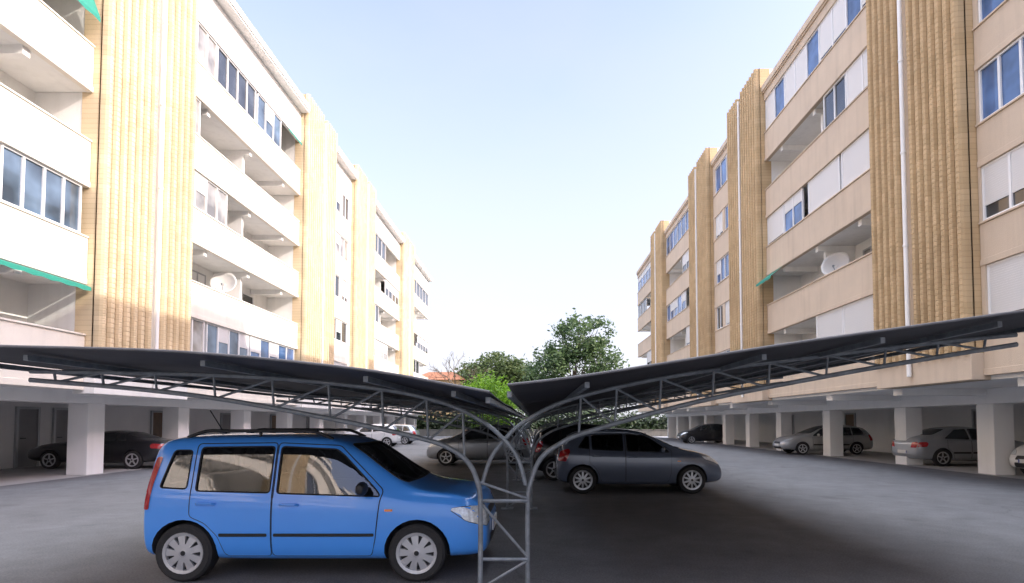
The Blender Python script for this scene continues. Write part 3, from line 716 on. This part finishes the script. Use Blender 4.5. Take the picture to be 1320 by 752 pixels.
    if detail:
        mc = MB(); rows = []; x0, x1 = D['cab'][0]*sx, D['cab'][1]*sx; nx = 22; nz = 7
        for i in range(nx+1):
            x = x0+(x1-x0)*i/nx; top = hit('z', 1, x, 0)[0].z-.055; low = .46
            sec = []
            for j in range(nz+1):
                z = low+(top-low)*j/nz
                r = bvh.ray_cast(Vector((x, 4, z)), Vector((0, -1, 0)))
                y = (r[0].y if r[0] else .5)-.05
                sec.append((max(.08, min(y, W-.1)), z))
            rows.append(sec)
        for sec in rows:
            for (y, z) in sec: mc.v.append((0, y, z))
            for (y, z) in sec[::-1]: mc.v.append((0, -y, z))
        m2 = 2*(nz+1)
        for i in range(nx+1):
            x = x0+(x1-x0)*i/nx
            for q in range(m2): mc.v[i*m2+q] = (x, mc.v[i*m2+q][1], mc.v[i*m2+q][2])
        for i in range(nx):
            for q in range(m2):
                r2 = (q+1) % m2; mc.face([i*m2+q, i*m2+r2, (i+1)*m2+r2, (i+1)*m2+q])
        mc.face(list(range(m2))); mc.face([nx*m2+q for q in range(m2)])
        cuts.append(temp(mc))
        def prism(mbx, poly, axis, a, b):
            k = len(mbx.v); n_ = len(poly)
            for t in (a, b):
                for (u, v) in poly: mbx.v.append((u, t, v) if axis == 'y' else (t, u, v))
            for i in range(n_):
                j = (i+1) % n_; mbx.face([k+i, k+j, k+n_+j, k+n_+i])
            mbx.face([k+i for i in range(n_)]); mbx.face([k+n_+i for i in range(n_)])
        ms = MB()
        for wpoly in D['win']:
            for sg in (1, -1): prism(ms, rpoly(X(wpoly), .035), 'y', sg*.35, sg*1.3)
        cuts.append(temp(ms))
        mf = MB(); prism(mf, rpoly(Yp(D['ws']), .06), 'x', D['cab'][1]*sx-.75, L+.3); prism(mf, rpoly(Yp(D['rw']), .06), 'x', -.3, D['cab'][0]*sx+.35); cuts.append(temp(mf))
    bo = bpy.data.objects.new('body', body); col.objects.link(bo)
    for c in cuts:
        md = bo.modifiers.new('b', 'BOOLEAN'); md.operation = 'DIFFERENCE'; md.solver = 'EXACT'; md.object = c
    dg = bpy.context.evaluated_depsgraph_get(); dg.update()
    nb = bpy.data.meshes.new_from_object(bo.evaluated_get(dg))
    bpy.data.objects.remove(bo)
    for t in tmp: bpy.data.objects.remove(t)
    nb.materials.clear(); nb.materials.append(pm); nb.materials.append(M['interior'])
    mi = []
    for p in nb.polygons:
        dd = bvh.find_nearest(p.center)[3]
        mi.append(1 if (dd > .006 or p.center.z < .20) else 0)
    nb.polygons.foreach_set('material_index', mi)
    nb.polygons.foreach_set('use_smooth', [True]*len(nb.polygons)); nb.set_sharp_from_angle(angle=rad(32))
    nb.transform(Matrix.Translation(O)); nb.name = 'body'
    bo = bpy.data.objects.new('body', nb); col.objects.link(bo); bo.parent = root
    gm = M['cglass'] if detail else M['cdark']; goff = -.012 if detail else .003
    for sg in (1, -1):
        for wpoly in D['win']:
            rp = rpoly(X(wpoly), .035)
            w = panel('window', rp, 'y', sg, 0, None, root, outline=.008, omat=M['black'], fill=False)
            panel('pane', rp, 'y', sg, goff, gm, w)
        for di, dpoly in enumerate(D['doors']):
            rp = rpoly(X(dpoly), .035)
            op = rpoly(X(D['dout'][di]), .04) if (D['dout'] and detail) else rp
            d = panel('door', rp, 'y', sg, .0035, pm, root, outline=.0055 if detail else .006, omat=M['black'], opoly=op)
            hx, hz = D['hnd'][di]; hx *= sx; hz *= sz
            p, nn = hit('y', sg, hx+.08, hz)
            mh = MB(); mh.tube([p+Vector((-.09, 0, 0))+nn*.008, p+Vector((-.07, 0, .004))+nn*.03, p+Vector((.07, 0, .004))+nn*.03, p+Vector((.09, 0, 0))+nn*.008], .013, 8)
            mh.build('door_handle', pm, d, O, smooth=True)
            if moulded and D['mould']:
                z0, z1 = D['mould']; xs_ = [a for a, _ in X(dpoly)]
                x0_ = max(min(xs_)+.02, (D['ax'][0]*sx+R_+.07)); x1_ = max(xs_)-.03
                panel('side_moulding', rpoly([(x0_, z0*sz), (x1_, z0*sz), (x1_, z1*sz), (x0_, z1*sz)], .012), 'y', sg, .014, M['black'], d)
        panel('headlight', rpoly([(sg*a, b) for a, b in Yp(D['head'])], .04), 'x', 1, .004, M['lamp'], root, step=.03, outline=.005, omat=M['black'])
        if D['tail']: panel('tail_light', rpoly([(sg*a, b) for a, b in Yp(D['tail'])], .03), 'x', -1, .004, M['red'], root, step=.03)
        panel('tail_light', rpoly(X(D['tails']), .03), 'y', sg, .006, M['red'], root, step=.03)
        if detail:
            xi = (D['ax'][1]*sx-.28)
            panel('side_indicator', rpoly([(xi-.04, .74*sz), (xi+.04, .74*sz), (xi+.04, .765*sz), (xi-.04, .765*sz)], .01), 'y', sg, .007, M['orange'], root)
        mx, mz = D['mir']; mx *= sx; mz *= sz
        p, nn = hit('y', sg, mx-.08, mz-.04)
        mm = MB(); c = p+Vector((0.02, sg*.12, .03))
        prof = [(0, -1.0), (.5, -.93), (.85, -.6), (1, 0), (.9, .5), (.6, .85), (0, .95)]
        nn_ = 12; b = len(mm.v)
        for (r, q) in prof:
            for k in range(nn_):
                a = 2*math.pi*k/nn_
                mm.v.append((c.x+.055*r*math.cos(a), c.y+sg*.105*q, c.z+.07*r*math.sin(a)))
        for i in range(len(prof)-1):
            for k in range(nn_):
                l = (k+1) % nn_; mm.face([b+i*nn_+k, b+i*nn_+l, b+(i+1)*nn_+l, b+(i+1)*nn_+k])
        mm.tube([p-Vector((0, sg*.02, .01)), c-Vector((0, sg*.05, .04))], .022, 6)
        mm.build('wing_mirror', mirror or pm, root, O, smooth=True, fix=True)
        for ax in D['ax']:
            cw = (ax*sx, sg*(W-.105), R_)
            mw = MB(); rr = R_*.73; f = sg
            mw.lathe_y([(0, f*.055), (rr*.96, f*.05)], cw, 28, 1)
            mw.lathe_y([(rr*.80, f*.062), (rr*.83, f*.09), (rr*.97, f*.095), (rr*1.0, f*.075), (rr*1.02, f*.02)], cw, 28, 0)
            mw.lathe_y([(0, f*.092), (rr*.10, f*.092), (rr*.22, f*.085), (rr*.26, f*.06)], cw, 20, 0)
            mw.lathe_y([(0, f*.096), (rr*.11, f*.0955), (rr*.12, f*.09)], cw, 16, 1)
            if rimstyle == 'cap': mw.lathe_y([(rr*.30, f*.07), (rr*.32, f*.089), (rr*.44, f*.088), (rr*.46, f*.07)], cw, 24, 0)
            for k in range(spokes):
                a = 2*math.pi*k/spokes+.3; ca, sa = math.cos(a), math.sin(a)
                wi = rr*.10; wo = rr*(.07 if rimstyle == 'alloy' else .19)
                pts = []
                for (yy) in (.058, .084):
                    for (r0, hw) in ((rr*.18, -wi), (rr*.86, -wo), (rr*.86, wo), (rr*.18, wi)):
                        ex = .006 if r0 < rr*.5 else 0
                        pts.append((cw[0]+ca*r0-sa*hw, cw[1]+f*(yy+(ex if yy > .07 else 0)), cw[2]+sa*r0+ca*hw))
                mw.hexa(pts, 0)
            w = mw.build('wheel', [M['alloy'], M['black']], root, O, smooth=True, fix=True, angle=35)
            mt = MB()
            mt.lathe_y([(rr*.98, -.09), (R_*.90, -.095), (R_*.985, -.075), (R_, -.03), (R_, .03), (R_*.985, .075), (R_*.94, .088), (R_*.85, .095), (R_*.78, .090), (rr*.98, .078), (rr*.96, .02)], cw, 36)
            mt.build('tyre', M['tyre'], w, O, smooth=True, fix=True)
    panel('windscreen', rpoly(Yp(D['ws']), .06), 'x', 1, -.012 if detail else .003, gm, root, outline=.009, omat=M['black'])
    panel('rear_window', rpoly(Yp(D['rw']), .06), 'x', -1, -.012 if detail else .003, gm, root, outline=.009, omat=M['black'])
    panel('grille', rpoly(Yp(D['grille']), .03), 'x', 1, .004, M['black'], root)
    panel('bumper_intake', rpoly(Yp(D['lowg']), .03), 'x', 1, .004, M['black'], root)
    for sg, z in ((1, .47), (-1, .58 if kind not in ('sedan', 'coupe') else .50)):
        p, nn = hit('x', sg, 0, z)
        mpz = MB(); xx = p.x+sg*.012
        mpz.box(xx-.008, xx+.008, -.26, .26, z-.055, z+.055)
        mpz.box(xx+sg*.009, xx+sg*.0095, -.26, -.22, z-.05, z+.05, 1)
        mpz.build('number_plate', [M['plate'], M['bluep']], root, O)
    if rails:
        for sg in (1, -1):
            pth = []
            for i in range(9):
                x = (.42+1.50*i/8)*sx; p = hit('z', 1, x, sg*.55)[0]
                lift = .060 if 0 < i < 8 else .0
                pth.append(p+Vector((0, 0, lift)))
            mr_ = MB(); mr_.tube(smooth_path(pth, 3), .018, 8)
            mr_.tube([pth[4]-Vector((0, 0, .07)), pth[4]], .018, 6)
            mr_.build('roof_rail', M['black'], root, O, smooth=True)
    if antenna:
        p = hit('z', 1, .52*sx, .0)[0]
        ma = MB(); ma.tube([p, p+Vector((-.05, 0, .03)), p+Vector((-.20, 0, .26))], .006, 5); ma.build('antenna', M['black'], root, O)
    if detail:
        def seat(x, y, w, nm='seat'):
            msx = MB(); z0 = .46
            msx.hexa([(x-.05, y-w, z0), (x+.46, y-w, z0+.02), (x+.46, y+w, z0+.02), (x-.05, y+w, z0), (x-.05, y-w, z0+.12), (x+.46, y-w, z0+.17), (x+.46, y+w, z0+.17), (x-.05, y+w, z0+.12)])
            msx.hexa([(x-.07, y-w, z0+.10), (x+.07, y-w, z0+.13), (x+.07, y+w, z0+.13), (x-.07, y+w, z0+.10), (x-.25, y-w*.85, z0+.56), (x-.15, y-w*.85, z0+.57), (x-.15, y+w*.85, z0+.57), (x-.25, y+w*.85, z0+.56)])
            for hy in ((y,) if w < .4 else (y-.32, y+.32)):
                msx.hexa([(x-.25, hy-.11, z0+.58), (x-.17, hy-.11, z0+.58), (x-.17, hy+.11, z0+.58), (x-.25, hy+.11, z0+.58), (x-.27, hy-.10, z0+.74), (x-.20, hy-.10, z0+.74), (x-.20, hy+.10, z0+.74), (x-.27, hy+.10, z0+.74)])
            msx.build(nm, M['seat'], root, O, bevel=.03)
        seat(1.50*sx, .34, .23); seat(1.50*sx, -.34, .23); seat(.78*sx, 0, .56, 'rear_seat')
        md_ = MB(); md_.hexa([(2.30*sx, -.62, .62), (2.60*sx, -.62, .62), (2.60*sx, .62, .62), (2.30*sx, .62, .62), (2.36*sx, -.60, .86), (2.60*sx, -.58, .88), (2.60*sx, .58, .88), (2.36*sx, .60, .86)])
        md_.build('dashboard', M['interior'], root, O, bevel=.03)
        ml = MB(); cc = Vector((2.16*sx, .34, .93)); ring = []
        for k in range(20):
            a = 2*math.pi*k/20; ring.append(cc+Vector((.072*math.sin(a), .18*math.cos(a), .165*math.sin(a))))
        ml.tube(ring, .014, 6, closed=True); ml.tube([cc, cc+Vector((.2, 0, -.1))], .03, 6); ml.tube([cc+Vector((0, -.17, 0)), cc+Vector((0, .17, 0))], .018, 6)
        ml.build('steering_wheel', M['black'], root, O, smooth=True)
    return root

P_blue = paint('sky_blue_paint', (.075, .35, 1.0), 0, .3)
P_grey = paint('graphite_paint', (.130, .158, .220), .15, .22)
P_black = paint('black_paint', (.010, .010, .014), 0)
P_silver = paint('silver_paint', (.40, .425, .46), .55, .3)
P_silver2 = paint('warm_silver_paint', (.44, .445, .45), .5, .32)
P_white = paint('white_paint', (.70, .70, .70), 0)
P_pale = paint('pale_grey_paint', (.42, .44, .475), .5, .32)

make_car('parked_car', 'bright blue small hatchback with black roof rails beside the nearest carport post', 'car', 'panda', -4.01+1.77, 6.34, 1, P_blue, sz=.935, detail=True, rails=True, spokes=9, mirror=M['black'], rimstyle='cap', antenna=True)
make_car('parked_car', 'dark grey metallic hatchback facing right under the right canopy wing', 'car', 'hatch', .45+1.88, 13.2, 1, P_grey, L=3.76, sz=.955, detail=True, spokes=10)
make_car('parked_car', 'black hatchback mostly hidden behind the dark grey hatchback', 'car', 'hatch', 1.85, 16.0, 1, P_black, L=3.95, sz=1.03)
make_car('parked_car', 'silver hatchback facing left far under the left canopy wing', 'car', 'hatch', -2.1, 21.3, -1, P_silver, L=3.9, sz=1.0)
make_car('parked_car', 'black coupe parked behind the nearest white pillar of the left block', 'car', 'coupe', -15.0, 19.75, -1, P_black, L=4.75)
make_car('parked_car', 'silver estate car facing left between pillars of the right block', 'car', 'wagon', 14.4, 28.2, -1, P_silver2, L=4.5)
make_car('parked_car', 'silver saloon with its red tail lights towards the court, by the nearest right pillar', 'car', 'sedan', 15.95, 20.9, 1, P_pale, L=4.5)
make_car('parked_car', 'white car whose nose alone shows at the right edge of the photo', 'car', 'hatch', 15.85, 15.85, -1, P_white, L=3.9)
make_car('parked_car', 'white car far off on the left, nose towards the left block', 'car', 'hatch', -10.9, 37.0, -1, P_white, L=3.8)
make_car('parked_car', 'silver car far off on the left, behind the white car', 'car', 'wagon', -10.6, 41.0, -1, P_silver, L=4.1)
make_car('parked_car', 'black car far off on the right, nose out between the pillars', 'car', 'hatch', 12.9, 42.8, -1, P_black, L=3.9)

# ------------------------------------------------------------------ trees
def tree(name, label, cat, x, y, h, blobs, nleaf, leaf, lm, trunk=True, seed=1, tr=.3, sp=.22):
    r = random.Random(seed)
    root = empty(name, (x, y, 0)); tag(root, label, cat)
    mb = MB()
    base = blobs[0][2]-blobs[0][5]*.3
    mb.tube([(0, 0, -.1), (.1, .05, base*.5), (0, 0, base), (.1, 0, base*1.25)], [tr, tr*.8, tr*.65, tr*.4], 9)
    for (bx, by, bz, rx, ry, rz) in blobs:
        q = r.uniform(.5, 1.0)
        mb.tube([(0, 0, base*q), (bx*.4, by*.4, base*q+(bz-base*q)*.5), (bx, by, bz+rz*.3)], [tr*.45, tr*.3, .04], 6)
        for _ in range(4):
            e = Vector((bx+r.uniform(-.8, .8)*rx, by+r.uniform(-.8, .8)*ry, bz+r.uniform(-.5, .9)*rz))
            mb.tube([(bx*.7, by*.7, bz-rz*.2), tuple((e+Vector((bx, by, bz)))/2), tuple(e)], [tr*.2, tr*.12, .02], 5)
    mb.build('trunk', M['bark'], root, smooth=True)
    V = []; F = []
    vol = [b[3]*b[4]*b[5] for b in blobs]; tot = sum(vol)
    for b, vv in zip(blobs, vol):
        n = int(nleaf*vv/tot)
        subs = []
        for _ in range(max(8, int(n/55))):
            while True:
                d = Vector((r.uniform(-1, 1), r.uniform(-1, 1), r.uniform(-1, 1)))
                if d.length <= 1: break
            d = d.normalized()*(d.length**.4)
            subs.append(d)
        for i in range(n):
            s = r.choice(subs)
            d = s+Vector((r.gauss(0, sp), r.gauss(0, sp), r.gauss(0, sp*.8)))
            c = Vector((b[0]+d.x*b[3], b[1]+d.y*b[4], b[2]+d.z*b[5]))
            if c.z < .3: continue
            u = Vector((r.gauss(0, 1), r.gauss(0, 1), r.gauss(0, .7))).normalized(); w = u.orthogonal().normalized()
            w = (Matrix.Rotation(r.uniform(0, 6.28), 3, u) @ w)
            k = leaf*r.uniform(.6, 1.3); q = len(V)
            V += [tuple(c-u*k), tuple(c+w*k*.45), tuple(c+u*k), tuple(c-w*k*.45)]
            F.append((q, q+1, q+2, q+3))
    mb = MB(); mb.v = V; mb.f = F; mb.m = [0]*len(F)
    mb.build('crown', lm, root)
leafA = leaf_mat('dark_leaves', (.024, .056, .022), (.13, .20, .075))
leafB = leaf_mat('olive_leaves', (.034, .062, .020), (.14, .19, .065))
leafC = leaf_mat('lime_leaves', (.06, .17, .01), (.25, .46, .03))
leafD = leaf_mat('hedge_leaves', (.012, .026, .010), (.05, .085, .03))
tree('broadleaf_tree', 'tallest dark green tree beyond the court, behind the right canopy wing', 'tree', 5.4, 80, 18,
     [(0, 0, 8.5, 4.6, 4, 4.2), (-3.6, .5, 9.5, 3.0, 3, 3.2), (3.8, 0, 10.5, 3.2, 3, 3.4), (1.2, 0, 13.4, 3.4, 3, 3.0), (-1.4, 0, 12.6, 2.3, 2.4, 2.6), (3.6, .5, 14.3, 2.3, 2, 2.2), (-4.8, 0, 7.0, 2.2, 2, 2.4), (1.0, 0, 16.0, 1.6, 1.5, 1.3), (5.2, 0, 7.5, 2.4, 2, 2.6), (0, 0, 4.5, 5, 4, 2.5)], 14500, .30, leafA, seed=3)
tree('pine_tree', 'lower olive green tree left of the tallest tree', 'tree', -6.6, 92, 13,
     [(0, 0, 9, 5.0, 4, 3.0), (-3.6, 0, 8.2, 3.4, 3, 2.6), (3.2, 0, 9.2, 3.4, 3, 2.6), (.8, 0, 11, 3.0, 3, 1.9), (-1.4, 0, 6, 5.5, 4, 2.6), (3.8, 0, 6, 3.5, 3, 2.5)], 13000, .34, leafB, seed=5)
tree('round_bush', 'bright lime green rounded tree standing in the sun past the carport', 'bush', -5.3, 62, 6.5,
     [(0, 0, 4.6, 2.7, 2.2, 2.1), (-1.3, 0, 4.0, 1.9, 1.8, 1.7), (1.4, 0, 4.0, 2.0, 1.8, 1.7), (0, 0, 2.4, 2.6, 2, 1.7)], 8000, .16, leafC, seed=8, tr=.16)
def bare_tree(x, y, label):
    r = random.Random(21); root = empty('bare_tree', (x, y, 0)); tag(root, label, 'tree')
    mb = MB(); mb.tube([(0, 0, -.1), (.1, 0, 3), (0, 0, 6)], [.22, .17, .12], 8); mb.build('trunk', M['bark'], root, smooth=True)
    mb = MB()
    def br(p, d, l, rr, k):
        e = p+d*l; mb.tube([tuple(p), tuple(p+d*l*.5+Vector((r.gauss(0, .05), 0, r.gauss(0, .05)))*l), tuple(e)], [rr, rr*.8, rr*.6], 5)
        if k:
            for _ in range(3):
                dd = (d+Vector((r.gauss(0, .5), r.gauss(0, .5), r.gauss(.1, .35)))).normalized(); br(e, dd, l*r.uniform(.55, .8), rr*.55, k-1)
    for i in range(6): br(Vector((0, 0, 4.4+i*.5)), Vector((math.cos(i*2.2), math.sin(i*2.2), .9)).normalized(), 2.3, .09, 3)
    mb.build('branches', M['bark'], root)
bare_tree(-10.9, 76, 'bare leafless tree beside the yellow house')
M['ochre'] = pmat('ochre_render', (.62, .42, .20), .85, var=.08, dirt=.2)
M['tile'] = pmat('terracotta_roof', (.30, .12, .06), .8, var=.2, vscale=6)
M['gwall'] = pmat('grey_garden_wall', (.22, .21, .19), .9, var=.15, dirt=.3)
hs = empty('house', (-15.5, 92, 0)); tag(hs, 'small yellow house with tiled roof far beyond the left block', 'house')
mb = MB(); mb.box(-4, 4, -3, 3, 0, 8.4); mb.build('wall', M['ochre'], hs)
mb = MB(); mb.hexa([(-4.5, -3.5, 8.4), (4.5, -3.5, 8.4), (4.5, 3.5, 8.4), (-4.5, 3.5, 8.4), (-2, -.3, 9.9), (2, -.3, 9.9), (2, .3, 9.9), (-2, .3, 9.9)]); mb.build('roof', M['tile'], hs)
for i in range(3):
    for z in (4, 6.4):
        mb = MB(); mb.box(-2.9+i*2.3, -1.7+i*2.3, -3.06, -3.001, z, z+1.3); w = mb.build('window', M['frame'], hs)
        mb = MB(); mb.box(-2.8+i*2.3, -1.8+i*2.3, -3.08, -3.061, z+.1, z+1.2); mb.build('pane', M['glassD'], w)
mb = MB(); mb.box(-30, 30, 0, .3, 0, .7); mb.box(-30, 30, -.05, .35, .7, .78)
w = mb.build('garden_wall', M['gwall']); w.location = (0, 65.5, 0); tag(w, 'low grey garden wall closing the far end of the court', 'wall')
r = random.Random(4); mb = MB()
for i in range(16000):
    c = Vector((r.uniform(-28, 28), r.gauss(0, .5), .7+abs(r.gauss(0, 1.0))))
    u = Vector((r.gauss(0, 1), r.gauss(0, 1), r.gauss(0, 1))).normalized(); ww = u.orthogonal().normalized(); k = r.uniform(.16, .32); q = len(mb.v)
    mb.v += [tuple(c-u*k), tuple(c+ww*k*.5), tuple(c+u*k), tuple(c-ww*k*.5)]; mb.face([q, q+1, q+2, q+3])
h = mb.build('hedge', leafD); h.location = (0, 66.7, 0); tag(h, 'long dark green hedge behind the low garden wall', 'hedge')

# ------------------------------------------------------------------ light, sky, camera
EL, AZ = 28.0, 15.0     # sun from the right, a little behind the camera
d = Vector((math.cos(rad(EL))*math.cos(rad(AZ)), -math.cos(rad(EL))*math.sin(rad(AZ)), math.sin(rad(EL))))
sl = bpy.data.lights.new('sun', 'SUN'); sl.energy = 4.8; sl.angle = rad(.53); sl.color = (1, .94, .84)
so = bpy.data.objects.new('sun', sl); col.objects.link(so); so.rotation_euler = d.to_track_quat('Z', 'Y').to_euler(); so.location = (30, -10, 40)
w = bpy.data.worlds.new('World'); sc.world = w; w.use_nodes = True
nt = w.node_tree; bg = nt.nodes['Background']; LK = nt.links
sk = nt.nodes.new('ShaderNodeTexSky'); sk.sky_type = 'NISHITA'; sk.sun_disc = False
sk.sun_elevation = rad(EL); sk.sun_rotation = rad(90+AZ); sk.air_density = 1.0; sk.dust_density = 3.0; sk.ozone_density = 1.2
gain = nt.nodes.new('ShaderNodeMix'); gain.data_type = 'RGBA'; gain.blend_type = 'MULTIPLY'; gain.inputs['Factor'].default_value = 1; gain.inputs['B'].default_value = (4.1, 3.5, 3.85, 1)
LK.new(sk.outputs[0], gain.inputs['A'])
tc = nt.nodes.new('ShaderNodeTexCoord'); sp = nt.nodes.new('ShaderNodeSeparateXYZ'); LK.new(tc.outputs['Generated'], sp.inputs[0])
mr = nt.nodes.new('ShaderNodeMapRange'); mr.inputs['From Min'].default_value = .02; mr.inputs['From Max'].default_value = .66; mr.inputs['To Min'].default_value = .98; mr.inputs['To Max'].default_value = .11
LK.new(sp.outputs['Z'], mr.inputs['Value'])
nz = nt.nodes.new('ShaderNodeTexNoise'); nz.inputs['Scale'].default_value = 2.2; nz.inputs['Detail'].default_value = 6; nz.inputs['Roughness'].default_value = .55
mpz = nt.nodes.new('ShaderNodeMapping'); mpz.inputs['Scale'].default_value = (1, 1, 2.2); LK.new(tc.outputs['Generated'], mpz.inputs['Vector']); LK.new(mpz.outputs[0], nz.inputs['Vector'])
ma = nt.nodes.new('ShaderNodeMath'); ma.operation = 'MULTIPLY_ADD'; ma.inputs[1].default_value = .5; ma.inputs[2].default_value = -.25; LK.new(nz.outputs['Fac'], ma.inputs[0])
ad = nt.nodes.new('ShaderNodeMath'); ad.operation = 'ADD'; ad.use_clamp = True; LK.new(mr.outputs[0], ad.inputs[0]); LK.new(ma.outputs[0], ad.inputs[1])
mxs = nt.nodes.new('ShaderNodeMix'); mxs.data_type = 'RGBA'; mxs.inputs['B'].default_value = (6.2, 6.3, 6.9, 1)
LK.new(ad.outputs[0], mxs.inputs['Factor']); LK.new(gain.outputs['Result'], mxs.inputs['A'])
# added white glow at the unseen zenith, fill light for the shaded court
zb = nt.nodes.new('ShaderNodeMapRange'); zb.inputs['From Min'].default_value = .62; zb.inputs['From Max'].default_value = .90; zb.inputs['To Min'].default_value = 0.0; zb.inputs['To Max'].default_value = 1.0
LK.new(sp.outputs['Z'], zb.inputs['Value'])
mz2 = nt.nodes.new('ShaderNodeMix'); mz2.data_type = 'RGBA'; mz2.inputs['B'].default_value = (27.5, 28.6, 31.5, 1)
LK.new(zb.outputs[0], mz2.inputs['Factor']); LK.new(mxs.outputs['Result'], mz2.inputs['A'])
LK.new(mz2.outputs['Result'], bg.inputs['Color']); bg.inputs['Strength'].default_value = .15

cam = bpy.data.cameras.new('camera'); co = bpy.data.objects.new('camera', cam); col.objects.link(co)
co.location = (0, 0, CAMH); co.rotation_euler = (rad(92.3), 0, 0)
cam.sensor_width = 36; cam.sensor_fit = 'HORIZONTAL'; cam.lens = 36*720/1320
cam.shift_y = (169-28.9)/1320; cam.shift_x = -30/1320; cam.clip_end = 2000; cam.clip_start = .05
sc.camera = co
sc.view_settings.view_transform = 'Standard'; sc.view_settings.look = 'None'; sc.view_settings.exposure = 0
